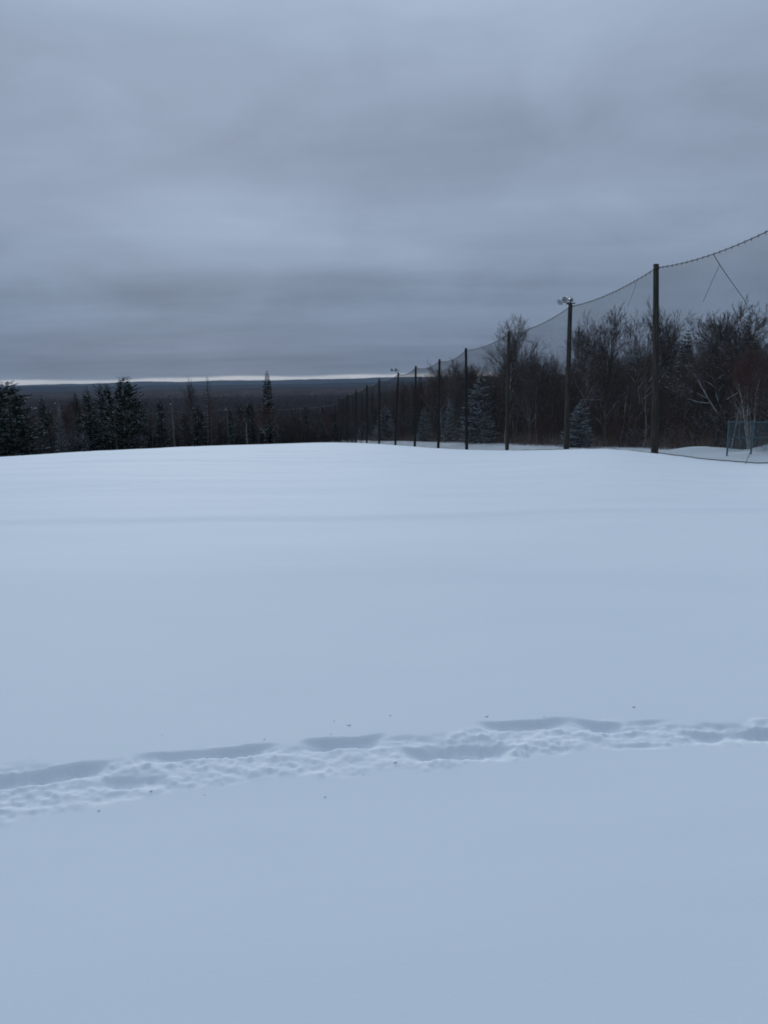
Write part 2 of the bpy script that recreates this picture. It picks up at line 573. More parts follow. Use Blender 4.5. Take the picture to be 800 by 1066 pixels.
# ------------------------------------------------------------------ trees
def bare_tree_segments(seed, H, spread=.75, up=.10, nch=(12, 8, 6, 5), trunk=.6, rad=.0115, lean=(0, 0), low=.28, stems=1, rmin=.0095):
    rn = random.Random(seed)
    T, Cc = [], []

    def rot_from(dv, ang):
        ax = dv.orthogonal().normalized()
        ax.rotate(Matrix.Rotation(rn.random() * 6.283, 3, dv))
        r = dv.copy()
        r.rotate(Matrix.Rotation(ang, 3, ax))
        return r

    def br(p, dv, L, r, lvl):
        ns = (9, 5, 3, 2, 2)[lvl]
        pts = [(p.copy(), r, dv.copy())]
        for i in range(ns):
            w = (.07, .16, .2, .25, .25)[lvl]
            dv = (dv + Vector((rn.gauss(0, w), rn.gauss(0, w), rn.gauss(0, w * .6))) + Vector((0, 0, (.03, up, up, up * .9, up * .6)[lvl]))).normalized()
            p2 = p + dv * (L / ns)
            rr_ = r * (1 - (.72 if lvl == 0 else .65) * (i + 1) / ns)
            (T if lvl == 0 else Cc).append((tuple(p), tuple(p2), pts[-1][1], rr_))
            p = p2
            pts.append((p.copy(), rr_, dv.copy()))
        if lvl >= len(nch): return
        n = nch[lvl]
        for c in range(n):
            u = (low + (1 - low) * (c + rn.random()) / n) if lvl == 0 else (.2 + .8 * (c + rn.random()) / n)
            u = min(u, .999) * ns
            i = int(u); fr = u - i
            q = pts[i][0].lerp(pts[i + 1][0], fr)
            rq = pts[i][1] * (1 - fr) + pts[i + 1][1] * fr
            base = pts[i + 1][2]
            ang = spread * rn.uniform(.65, 1.2) * (1.0 if lvl else (1.25 - .55 * u / ns))
            nd = rot_from(base, ang)
            un = u / ns
            if lvl == 0:
                nl = H * rn.uniform(.34, .52) * (1.2 - .6 * un)
            else:
                nl = L * rn.uniform(.42, .68) * (1.1 - .45 * un)
            br(q, nd, nl, max(rmin, rq * rn.uniform(.42, .6)), lvl + 1)

    for s in range(stems):
        dv = Vector((lean[0] + (rn.gauss(0, .16) if stems > 1 else 0), lean[1] + (rn.gauss(0, .12) if stems > 1 else 0), 1)).normalized()
        br(Vector((rn.gauss(0, .15) if stems > 1 else 0, rn.gauss(0, .15) if stems > 1 else 0, -.3)), dv, H * trunk * (rn.uniform(.75, 1) if stems > 1 else 1), H * rad * (.7 if stems > 1 else 1), 0)
    return T, Cc


def bare_template(seed, H=12, tm='bark', cm='twig', **kw):
    T, Cc = bare_tree_segments(seed, H, **kw)
    zmax = max(max(s[1][2] for s in Cc), max(s[1][2] for s in T))
    Cc.sort(key=lambda q: -q[2])
    nthick = sum(1 for q in Cc if q[2] > .021)
    cr_ = tube_mesh('crown', Cc, 3, MAT[cm], False)
    cr_.materials.append(MAT['limb'])
    n = len(Cc)
    mi = np.zeros((3, n), dtype=np.int32)
    mi[:, :nthick] = 1
    cr_.polygons.foreach_set('material_index', mi.ravel())
    return {'trunk': tube_mesh('trunk', T, 7, MAT[tm]), 'crown': cr_}, zmax


def conifer_template(seed, H=11, rbase=2.6, shape='spruce', snow=.2, nm='needles', dens=1.0, tuft=.34, low=.05):
    rn = random.Random(seed)
    rg = np.random.default_rng(seed)
    T = [((0, 0, -.3), (rn.gauss(0, .03), rn.gauss(0, .03), H * .5), H * .014, H * .008), ((0, 0, H * .5), (0, 0, H * .99), H * .008, .01)]
    Bs = []
    FV, FF, SV, SF = [], [], [], []
    fo_n = 0; sn_n = 0
    nlev = int(44 * dens)
    for l in range(nlev):
        u = low + (.985 - low) * (l + rn.uniform(-.3, .3)) / nlev
        z = H * u
        if shape == 'spruce':
            rad = rbase * (1 - u) ** .82 * (1 if u > .14 else .8) + .09 * (1 - u) + .02
        elif shape == 'narrow':
            rad = rbase * (1 - u) ** .6 * (.75 + .25 * math.sin(l * 1.7)) + .03
        else:   # pine: rounded, ragged
            rad = rbase * (max(0, 1 - (abs(u - .32) / .72) ** 1.9)) * rn.uniform(.75, 1.15) + .2
        nb = max(5, int((10 if shape != 'pine' else 8) * (1 - .4 * u)))
        ph = rn.random() * 6.28
        for b in range(nb):
            a = ph + 6.283 * b / nb + rn.gauss(0, .25)
            Lb = rad * rn.uniform(.5, 1.18)
            if shape == 'pine': Lb = rad * rn.uniform(.5, 1.2)
            droop = (-.32 + .55 * u) if shape != 'pine' else rn.uniform(-.05, .5)
            dx, dy = math.cos(a), math.sin(a)
            sb = 1.7 if rn.random() < .55 else .25
            Lb *= 1 + .22 * math.cos(a - 1.0 - 3 * u)
            pz = lambda t: z + Lb * (droop * t + (.20 * t * t if shape != 'pine' else .12 * t * t))
            Bs.append(((0, 0, z), (dx * Lb * .95, dy * Lb * .95, pz(.95)), .02 + .004 * Lb, .005))
            nt_ = max(3, int(Lb / .115 * dens))
            for q in range(nt_):
                t = (q + rn.random()) / nt_
                if shape == 'pine' and t < .22: continue
                t = .12 + .88 * t
                side = 1 if q % 2 else -1
                c = np.array([dx * Lb * t, dy * Lb * t, pz(t)])
                ang = a + side * rn.uniform(.35, 1.05) if q < nt_ - 1 else a
                ll = tuft * (1.25 - .55 * t) * rn.uniform(.7, 1.25)
                if u > .84: ll *= .28 + .72 * (1 - u) / .16
                dv = np.array([math.cos(ang), math.sin(ang), rn.uniform(-.35, .15) + (.35 if shape == 'pine' else 0)])
                dv /= np.linalg.norm(dv)
                wv = np.array([-math.sin(ang), math.cos(ang), rn.uniform(-.4, .4)]) * ll * rn.uniform(.24, .40)
                uv = np.array([rn.gauss(0, .03), rn.gauss(0, .03), ll * rn.uniform(.14, .28)])
                p0, pm, p1 = c, c + dv * ll * .5, c + dv * ll
                FV += [p0, pm + wv, p1, pm - wv * 1.0, p0 - uv * .2, pm - uv, p1 - uv * .3, pm + uv * .6]
                FF += [(fo_n, fo_n + 1, fo_n + 2, fo_n + 3), (fo_n + 4, fo_n + 5, fo_n + 6, fo_n + 7)]
                fo_n += 8
                if rn.random() < snow * sb * (1.3 if u < .6 else .8):
                    sl = ll * rn.uniform(.6, 1.1)
                    sw = wv * rn.uniform(.9, 1.4)
                    h = ll * rn.uniform(.10, .2)
                    o = np.array([0, 0, .012])
                    a0, a1 = p0 + o + dv * ll * .1, p0 + o + dv * sl
                    am = (a0 + a1) / 2
                    SV += [a0, am + sw, a1, am - sw, am + np.array([0, 0, h]), am - np.array([0, 0, h * .15])]
                    k = sn_n
                    SF += [(k, k + 1, k + 4), (k + 1, k + 2, k + 4), (k + 2, k + 3, k + 4), (k + 3, k, k + 4),
                           (k + 1, k, k + 5), (k + 2, k + 1, k + 5), (k + 3, k + 2, k + 5), (k, k + 3, k + 5)]
                    sn_n += 6
    # leader
    q4 = np.array(FF)
    tri = np.concatenate([q4[:, [0, 1, 2]], q4[:, [0, 2, 3]]])
    VV = np.array(FV)
    if SV:
        tri = np.concatenate([tri, np.array(SF) + len(VV)])
        VV = np.concatenate([VV, np.array(SV)])
    fm = make_mesh('foliage', VV, tri, MAT[nm])
    fm.materials.append(MAT['snow'])
    mi = np.zeros(len(fm.polygons), dtype=np.int32)
    mi[2 * len(q4):] = 1
    fm.polygons.foreach_set('material_index', mi)
    d = {'trunk': tube_mesh('trunk', T, 7, MAT['bark']), 'branches': tube_mesh('branches', Bs, 3, MAT['bark'], False), 'foliage': fm}
    return d, H


def put_tree(name, tpl, x, y, height, rot, label, cat, group=None, wide=1.0, tilt=(0, 0)):
    meshes, H = tpl
    z = gz(x, y)
    o = empty(name, (x, y, z - .05), label, cat, group)
    s = height / H
    o.scale = (s * wide, s * wide, s)
    o.rotation_euler = (tilt[0], tilt[1], rot)
    for n, me_ in meshes.items():
        link(n, me_, o)
    return o


def put_px(name, tpl, px, ytop, Y, label, cat, group=None, rot=None, wide=1.0, tilt=(0, 0), hw=None):
    """a tree whose tip is seen at (px, ytop) from the photographer's place, Y metres ahead"""
    p = at(px, ytop, Y)
    h = p[2] - gz(p[0], p[1])
    h = max(h, 1.0)
    if rot is None: rot = random.random() * 6.28
    return put_tree(name, tpl, p[0], p[1], h, rot, label, cat, group, wide, tilt)


BARE = [bare_template(100, spread=.62, up=.14), bare_template(101, spread=.72, up=.10), bare_template(102, spread=.58, up=.16, trunk=.72),
        bare_template(103, spread=.8, up=.08, nch=(12, 7, 5, 4)), bare_template(104, spread=.55, up=.18, low=.4, trunk=.74),
        bare_template(105, spread=.66, up=.12, cm='red_twig'), bare_template(106, spread=.6, up=.15, low=.35, cm='red_twig')]
FAN = bare_template(120, spread=.68, up=.12, nch=(14, 9, 7, 5), low=.4, trunk=.5, rad=.017, rmin=.0145)
TALL = [bare_template(150 + i, spread=(.62, .7, .56)[i], up=.14, nch=(13, 8, 6, 5), low=.38, trunk=.58, rad=.014, rmin=.013) for i in range(3)]
MAT['pale_twig'] = rough_mat('pale_brown_twigs', (.085, .066, .06), (.15, .12, .11), 1.5, snow=.2)
BIRCH = bare_template(130, tm='birch', cm='pale_twig', rmin=.012, spread=.6, up=.10, trunk=.84, rad=.0085, nch=(16, 8, 6, 4), low=.4)
BIRCH2 = bare_template(131, tm='birch', cm='red_twig', spread=.42, up=.12, trunk=.8, rad=.017, nch=(9, 6, 5, 2), low=.35, stems=5)
BIRCH3 = bare_template(132, tm='birch', cm='twig', spread=.4, up=.06, trunk=.9, rad=.017, nch=(4, 4, 3), low=.4, stems=3, lean=(-.12, 0))
SAPL = [bare_template(140 + i, H=5, spread=.6, up=.12, nch=(8, 6, 5), rad=.008, low=.12, stems=4, trunk=.7, tm='bark', cm=('snowy_twig', 'red_twig', 'red_twig')[i]) for i in range(3)]
SPR = [conifer_template(200, 11, 2.5, 'spruce', .12), conifer_template(201, 11, 2.2, 'spruce', .12), conifer_template(202, 11, 1.5, 'spruce', .08, dens=1.1)]
SPR_SN = [conifer_template(210, 8, 2.2, 'spruce', .8, 'needles_frost'), conifer_template(211, 8, 2.5, 'spruce', .75, 'needles_frost', dens=1.15)]
PINE = [conifer_template(220, 11, 3.0, 'pine', .11, dens=1.2, tuft=.42), conifer_template(221, 11, 2.6, 'pine', .16, dens=1.2, tuft=.40)]
LARCH = conifer_template(230, 12, 1.5, 'narrow', .0, 'needles_larch', dens=.8, tuft=.2)

# --- left tree line, beyond the crest of the field
put_px('pine_tree', PINE[0], 7, 396, 100, 'broad dark pine at the left end of the treeline', 'tree', wide=1.35, rot=1)
put_px('pine_tree', PINE[1], -24, 399, 104, 'dark pine half out of the picture past the treeline end', 'tree', wide=1.2)
put_px('spruce_tree', SPR[2], 43, 410, 135, 'small thin dark spruce alone beyond the broad end pine', 'tree', wide=.9)
put_px('spruce_tree', SPR_SN[0], 61, 419, 108, 'thin snow-dusted spruce beside the first utility pole', 'tree', wide=.5)
put_px('spruce_tree', SPR[2], 78, 406, 112, 'slim spruce at the left of the close evergreen clump', 'tree', wide=.9)
put_px('spruce_tree', SPR[0], 90, 401, 108, 'pointed full spruce in the close evergreen clump, second from its left', 'tree', wide=1.0)
put_px('pine_tree', PINE[1], 109, 397, 114, 'snow-flecked pine between the pointed spruce and the tallest pine', 'tree', wide=.85)
put_px('pine_tree', PINE[0], 128, 391, 108, 'tallest ragged pine at the right of the close evergreen clump', 'tree', wide=.95, rot=2.5)
put_px('spruce_tree', SPR[0], 166, 413, 116, 'short dark pointed spruce standing alone between two utility poles', 'tree', wide=.9)
put_px('spruce_tree', SPR[1], 193, 424, 122, 'low dark spruce below the faint tall bare tree', 'tree', wide=1.1)
put_px('spruce_tree', SPR[2], 208, 420, 120, 'low narrow spruce at the foot of the bare larch', 'tree', wide=1.1)
put_px('larch_tree', LARCH, 215.5, 389.5, 128, 'tall bare brown larch rising above the far woods', 'tree', wide=1.25)
put_px('bare_tree', BARE[4], 197, 390, 132, 'faint tall bare tree just left of the larch', 'tree', wide=.55)
put_px('spruce_tree', SPR[2], 278, 384, 112, 'tallest narrow spruce standing alone against the bright horizon', 'tree', wide=1.05, rot=.4)
put_px('spruce_tree', SPR[1], 334, 424, 150, 'dark spruce near the end of the field crest', 'tree', wide=1.0)
put_px('spruce_tree', SPR[0], 322, 432, 150, 'low dark spruce left of the field crest end', 'tree', wide=1.0)
put_px('birch_tree', BIRCH, 156, 428, 108, 'thin pale birch stem right of the evergreen clump', 'tree', wide=.5)
put_px('birch_tree', BIRCH, 218, 412, 112, 'slanting pale birch in front of the larch', 'tree', wide=.5, tilt=(0, .12))
put_px('birch_tree', BIRCH, 268, 428, 108, 'thin pale birch left of the tallest narrow spruce', 'tree', wide=.6)
for px, yt, Y in ((75, 449, 104), (25, 453, 100), (142, 450, 106)):
    put_px('snowy_shrub', SAPL[0], px, yt, Y, 'snow-laden low shrub at the foot of the left evergreens', 'shrub', 'snowy shrubs under the left evergreens', wide=1.3)
random.seed(21)
for k in range(70):
    px = random.uniform(-60, 350)
    Y = random.uniform(100, 175)
    if px > 248 + 21400 / Y - 9 * 800 / Y: continue
    yt = random.uniform(412, 440) + (8 if px > 300 else 0)
    put_px('bare_tree', random.choice(BARE), px, yt, Y, 'bare dark tree in the low wood beyond the field crest', 'tree', 'bare trees beyond the field crest', wide=random.uniform(.7, 1.0))
for k in range(46):
    px = random.uniform(-50, 350)
    Y = random.uniform(104, 175)
    if px > 248 + 21400 / Y - 9 * 800 / Y: continue
    put_px('spruce_tree', random.choice(SPR), px, random.uniform(414, 443), Y, 'low dark conifer among bare trees beyond the field crest', 'tree', 'low conifers beyond the field crest', wide=random.uniform(.8, 1.2))

# --- right wood, behind the net
def y_at(px, t):
    """forward distance at which the view through pixel column px is t metres behind the net line"""
    lo, hi = 20.0, 600.0
    for _ in range(50):
        m = (lo + hi) / 2
        p = at(px, 430, m)
        if (p[0] - L0[0]) * LN[0] + (p[1] - L0[1]) * LN[1] < t: lo = m
        else: hi = m
    return lo


put_px('birch_tree', BIRCH, 527, 325, y_at(527, 10.6), 'tall pale-stemmed birch rising above the large snowy spruce', 'tree', wide=1.0, rot=2.0)
put_px('spruce_tree', SPR_SN[1], 501, 388, y_at(501, 8.6), 'largest snow-covered spruce, beside the tall birch', 'tree', wide=1.05, rot=.7)
for px, yt, t, wd in ((486, 396, 15, .9), (514, 392, 16, 1.0), (476, 404, 16, .9), (455, 400, 15, 1.0), (447, 408, 16, 1.0), (428, 412, 15, 1.0), (523, 404, 17, .9),
                     (410, 416, 15, 1.1), (390, 422, 14, 1.1), (541, 402, 16, .8), (560, 408, 16, .9), (430, 400, 22, 1.0)):
    Y = y_at(px, t)
    put_px('spruce_tree', random.choice(SPR), px, yt, Y, 'dark spruce packed round the snow-covered spruces behind the net', 'tree', 'dark spruces round the snowy ones', wide=wd)
put_px('spruce_tree', SPR_SN[0], 441, 424, y_at(441, 8.4), 'small rounded snow-covered spruce behind the net', 'tree', wide=1.15)
put_px('spruce_tree', SPR_SN[0], 468, 414, y_at(468, 8.8), 'snow-dusted spruce between the small and largest snowy spruces', 'tree', wide=.8, rot=2)
put_px('spruce_tree', SPR_SN[1], 401, 420, y_at(401, 9), 'snow-lined spruce furthest along the net row', 'tree', wide=1.2)
put_px('spruce_tree', SPR_SN[1], 378, 438, y_at(378, 11), 'snow-lined low spruce behind the far net poles', 'tree', wide=1.3)
put_px('spruce_tree', SPR[2], 420, 396, y_at(420, 18), 'black slim spruce right of the lamp-topped pole', 'tree', wide=.85)
put_px('spruce_tree', SPR[2], 438, 390, y_at(438, 19), 'black slim spruce above the small rounded snowy spruce', 'tree', wide=1.0)
put_px('spruce_tree', SPR_SN[1], 606, 414, y_at(606, 8.4), 'squat snow-clotted spruce beside the floodlight pole', 'tree', wide=1.25, rot=1.1)
put_px('spruce_tree', SPR[0], 717, 340, y_at(717, 17), 'tall green-topped spruce buried in bare branches', 'tree', wide=.85)
put_px('bare_tree', FAN, 752, 300, y_at(752, 14), 'large bare tree with the widest fan crown', 'tree', wide=1.0, tilt=(0, .05), rot=.5)
put_px('bare_tree', BARE[2], 712, 322, y_at(712, 19), 'spindly bare tree behind the green-topped spruce', 'tree', wide=.7)
put_px('birch_tree', BIRCH2, 788, 352, y_at(788, 9.4), 'clump of white birch stems behind the mesh fence', 'tree', wide=.8, rot=.3)
put_px('birch_tree', BIRCH3, 766, 396, y_at(766, 8.8), 'short leaning white birch stems left of the fence clump', 'tree', wide=.7, rot=2.2)
put_px('bare_tree', TALL[0], 664, 309, y_at(664, 14.5), 'tall bare tree showing just left of the tallest pole', 'tree', wide=.9)
put_px('bare_tree', TALL[1], 641, 313, y_at(641, 15), 'tall bare tree, middle of the high trio left of the tallest pole', 'tree', wide=.85)
put_px('bare_tree', TALL[2], 616, 320, y_at(616, 15), 'tall bare tree, nearest the floodlight pole', 'tree', wide=.85)
put_px('bare_tree', TALL[1], 468, 370, y_at(468, 19), 'rounded bare crown rising between two poles above dark spruces', 'tree', wide=1.0)
put_px('bare_tree', TALL[0], 551, 345, y_at(551, 15), 'bare tree spreading just right of the tall birch', 'tree', wide=.8)
put_px('bare_tree', TALL[2], 786, 326, y_at(786, 19), 'bare tree rising behind the white birch clump', 'tree', wide=.8)

PROF_X = [300, 340, 400, 430, 470, 500, 560, 600, 640, 700, 750, 800, 950]
PROF_Y = [440, 424, 402, 390, 377, 372, 363, 362, 361, 356, 352, 346, 340]
CLEAR = [(374, 410), (428, 454), (462, 474), (478, 522), (584, 628)]     # columns where a snowy conifer stands in front


def in_clear(px, t):
    return t < 17 and any(a < px < b for a, b in CLEAR)

random.seed(5)
cnt = 0
tries = 0
while cnt < 240 and tries < 5000:
    tries += 1
    s = random.uniform(-2.0, 17) ** 1.0 * 14
    t = 12 + 34 * random.random() ** 1.25
    p = L0 + LD * s + LN * t
    px, _ = column(p[0], p[1], -5)
    if p[1] < 20 or px > 850 or px < 330: continue
    if in_clear(px, t): continue
    yt = np.interp(px, PROF_X, PROF_Y) + random.triangular(-6, 42, 4)
    tp = at(px, yt, p[1])
    h = tp[2] - gz(*p)
    if h < 3 or h > 17: continue
    put_tree('bare_tree', random.choice(BARE), p[0], p[1], h, random.random() * 6.28, 'bare grey tree crowded in the dark wood behind the net', 'tree',
             'bare trees of the wood behind the net', wide=random.uniform(.6, 1.05), tilt=(random.gauss(0, .03), random.gauss(0, .04)))
    cnt += 1
POPLAR = [bare_template(160 + i, tm=('pale_bark', 'birch')[i], cm='twig', spread=.42, up=.14, trunk=.88, rad=.0085, nch=(9, 6, 4, 3), low=.45, lean=(.05 * i, 0)) for i in range(2)]
cnt = 0
while cnt < 84:
    s = random.uniform(-1.7, 13) * 14
    t = 10.5 + 9 * random.random()
    p = L0 + LD * s + LN * t
    px, _ = column(p[0], p[1], -5)
    if px > 850 or p[1] < 25: continue
    if in_clear(px, t): continue
    tp = at(px, np.interp(px, PROF_X, PROF_Y) + random.uniform(0, 40), p[1])
    h = tp[2] - gz(*p)
    if h < 3: continue
    put_tree('poplar_tree', random.choice(POPLAR), p[0], p[1], h, random.random() * 6.28, 'slim pale-barked bare tree at the front of the wood', 'tree',
             'pale-barked trees at the front of the wood', wide=random.uniform(.7, 1.1), tilt=(random.gauss(0, .05), random.gauss(0, .07)))
    cnt += 1
cnt = 0
while cnt < 90:
    s = random.uniform(-1.6, 12) * 14
    t = 10.5 + 9 * random.random()
    p = L0 + LD * s + LN * t
    px, _ = column(p[0], p[1], -5)
    if px > 850 or p[1] < 25: continue
    if in_clear(px, t): continue
    put_tree('bare_shrub', random.choice(SAPL), p[0], p[1], random.uniform(2.2, 4.6), random.random() * 6.28, 'tangled leafless shrub along the edge of the wood', 'shrub',
             'leafless shrubs along the wood edge', wide=random.uniform(.9, 1.4))
    cnt += 1
cnt = 0
while cnt < 34:
    s = random.uniform(-1.2, 16) * 14
    t = 15 + 25 * random.random()
    p = L0 + LD * s + LN * t
    px, _ = column(p[0], p[1], -5)
    if px > 850 or p[1] < 25: continue
    put_tree('spruce_tree', random.choice(SPR), p[0], p[1], random.uniform(4, 8), random.random() * 6.28, 'dark conifer half hidden inside the wood behind the net', 'tree',
             'dark conifers inside the wood', wide=random.uniform(.8, 1.1))
    cnt += 1


def column_n(x, y):
    c = y * f_[1] - 6 * f_[2]
    return 400 + F * (x * r2[0] + y * r2[1] - 6 * r2[2]) / c


def at_z(px, py, y):
    d1 = f_[1] * F + r2[1] * (px - 400) - u2[1] * (py - 533)
    d2 = f_[2] * F + r2[2] * (px - 400) - u2[2] * (py - 533)
    return d2 * y / d1


# thickets and dry brush: stems no one could count
def stems(n, smin, smax, tmin, tmax, hmin, hmax, rad, lean, bend=.25, pw=1.0):
    s = RNG.uniform(smin, smax, n) * 14
    t = tmin + (tmax - tmin) * RNG.random(n) ** pw + 3.2 * (vnoise(s / 5, s / 11, 61) - .6)
    x = L0[0] + LD[0] * s + LN[0] * t
    y = L0[1] + LD[1] * s + LN[1] * t
    ok = y > 22
    x, y = x[ok], y[ok]
    n = len(x)
    z = ground(x, y) - .05
    h = RNG.uniform(hmin, hmax, n) * (.35 + 1.3 * vnoise(x / 2.5, y / 2.5, 3))
    px = column_n(x, y)
    ycap = np.interp(px, PROF_X, PROF_Y) + 2 + 14 * (vnoise(px / 14, y / 9, 12) - .5)
    h = np.minimum(h, (at_z(px, ycap, y) - z) * (1 - .5 * RNG.random(n) ** 1.5))
    h = np.maximum(h, .4)
    lx, ly = RNG.normal(0, lean, n), RNG.normal(0, lean, n)
    P0 = np.stack([x, y, z], 1)
    P1 = P0 + np.stack([lx * h * .5, ly * h * .5, h * .55], 1)
    P2 = P1 + np.stack([lx * h * .5 + RNG.normal(0, bend, n) * h * .4, ly * h * .5 + RNG.normal(0, bend, n) * h * .4, h * .45], 1)
    # side shoots
    P3 = P1 + np.stack([RNG.normal(0, .35, n) * h * .5, RNG.normal(0, .35, n) * h * .5, h * .3], 1)
    a, b = tubes(P0, P1, np.full(n, rad), np.full(n, rad * .7), 3)
    c, d_ = tubes(P1, P2, np.full(n, rad * .7), np.full(n, rad * .3), 3)
    e, g = tubes(P1, P3, np.full(n, rad * .6), np.full(n, rad * .3), 3)
    return merge([(a, b), (c, d_), (e, g)])


v, f = stems(34000, -2, 26, 13.5, 70, 5.0, 14, .019, .14)
tag(link('thicket', make_mesh('thicket', v, f, MAT['thicket'])), 'dense dark thicket of bare stems filling the wood behind the net', 'thicket', kind='stuff')
v, f = stems(9000, -2, 14, 9.5, 15, .4, 1.5, .010, .4, pw=1.2)
tag(link('dry_brush', make_mesh('dry_brush', v, f, MAT['brush'])), 'rusty dry brush and grass along the foot of the wood', 'undergrowth', kind='stuff')
# same beyond the crest at the left
n = 9000
xa = RNG.uniform(-.62, .02, n); Yl = RNG.uniform(111, 178, n)
x, y = xa * Yl, Yl
tl = (x - L0[0]) * LN[0] + (y - L0[1]) * LN[1]
ok = tl < -8
x, y = x[ok], y[ok]
n = len(x)
z = ground(x, y) - .05
h = RNG.uniform(1.5, 5.5, n)
P0 = np.stack([x, y, z], 1)
P1 = P0 + np.stack([RNG.normal(0, .15, n) * h, RNG.normal(0, .15, n) * h, h * .55], 1)
P2 = P1 + np.stack([RNG.normal(0, .2, n) * h, RNG.normal(0, .2, n) * h, h * .45], 1)
P3 = P1 + np.stack([RNG.normal(0, .3, n) * h, RNG.normal(0, .3, n) * h, h * .3], 1)
v, f = merge([tubes(P0, P1, np.full(n, .022), np.full(n, .016), 3), tubes(P1, P2, np.full(n, .016), np.full(n, .006), 3), tubes(P1, P3, np.full(n, .014), np.full(n, .006), 3)])
tag(link('thicket', make_mesh('thicket', v, f, MAT['cool_thicket'])), 'dark tangled thicket below the left treeline', 'thicket', kind='stuff')


# far woods in the valley: one mass of small trees each
def far_wood(name, n, dmin, dmax, bare, label, azr=(-.62, .62), mat='far_bare', pw=1.6):
    dd = dmin * (dmax / dmin) ** (RNG.random(n) ** (1 / pw))
    a = RNG.uniform(*azr, n)
    x, y = dd * np.sin(a), dd * np.cos(a)
    s = (x - L0[0]) * LD[0] + (y - L0[1]) * LD[1]
    t = (x - L0[0]) * LN[0] + (y - L0[1]) * LN[1]
    keep = (t > 10) | (s > 190) | ((t < -12) & (dd > 165)) | (dd > 260)
    keep &= ~((t > -14) & (t < 11) & (s < 190))
    x, y, dd = x[keep], y[keep], dd[keep]
    n = len(x)
    z = ground0(x, y)
    patch = vnoise(x / 90, y / 160, 8)
    h = RNG.uniform(6.5, 11, n) * (.7 + .6 * patch)
    Vs = []
    if bare:
        for k in range(22):
            # short twigs spread through an egg-shaped crown
            th = RNG.uniform(0, 6.283, n)
            rad = h * .26 * np.sqrt(RNG.random(n))
            u = RNG.uniform(.3, .95, n)
            rad = rad * np.sin(np.clip((u - .15) / .85, 0, 1) * math.pi * .92 + .1)
            ln = h * RNG.uniform(.08, .2, n)
            el = RNG.uniform(-.3, 1.5, n)
            P0 = np.stack([x + np.cos(th) * rad, y + np.sin(th) * rad, z + h * u], 1)
            P1 = P0 + np.stack([np.cos(th) * np.cos(el) * ln, np.sin(th) * np.cos(el) * ln, np.sin(el) * ln], 1)
            w = .02 + dd * .00011
            Vs.append(tubes(P0, P1, w, w * .4, 3))
        Vs.append(tubes(np.stack([x, y, z - .5], 1), np.stack([x, y, z + h * .8], 1), .10 + dd * .00012, .04 + dd * .00006, 3))
    else:
        K = 7
        for k in range(K):
            u0 = .06 + .86 * k / K
            rad = h * .19 * (1 - u0) * RNG.uniform(.7, 1.2, n) + .1
            P0 = np.stack([x, y, z + h * u0], 1)
            P1 = np.stack([x + RNG.normal(0, .1, n), y, z + h * np.minimum(u0 + .24, 1.02)], 1)
            Vs.append(tubes(P0, P1, rad, rad * .15, 6))
    v, f = merge(Vs)
    return tag(link(name, make_mesh(name, v, f, MAT[mat])), label, 'woods', kind='stuff')


far_wood('bare_woods', 19000, 170, 3700, True, 'brown leafless woods covering the valley as one mass')
far_wood('conifer_woods', 3000, 180, 3600, False, 'dark evergreens scattered through the far valley woods', mat='far_conifer')

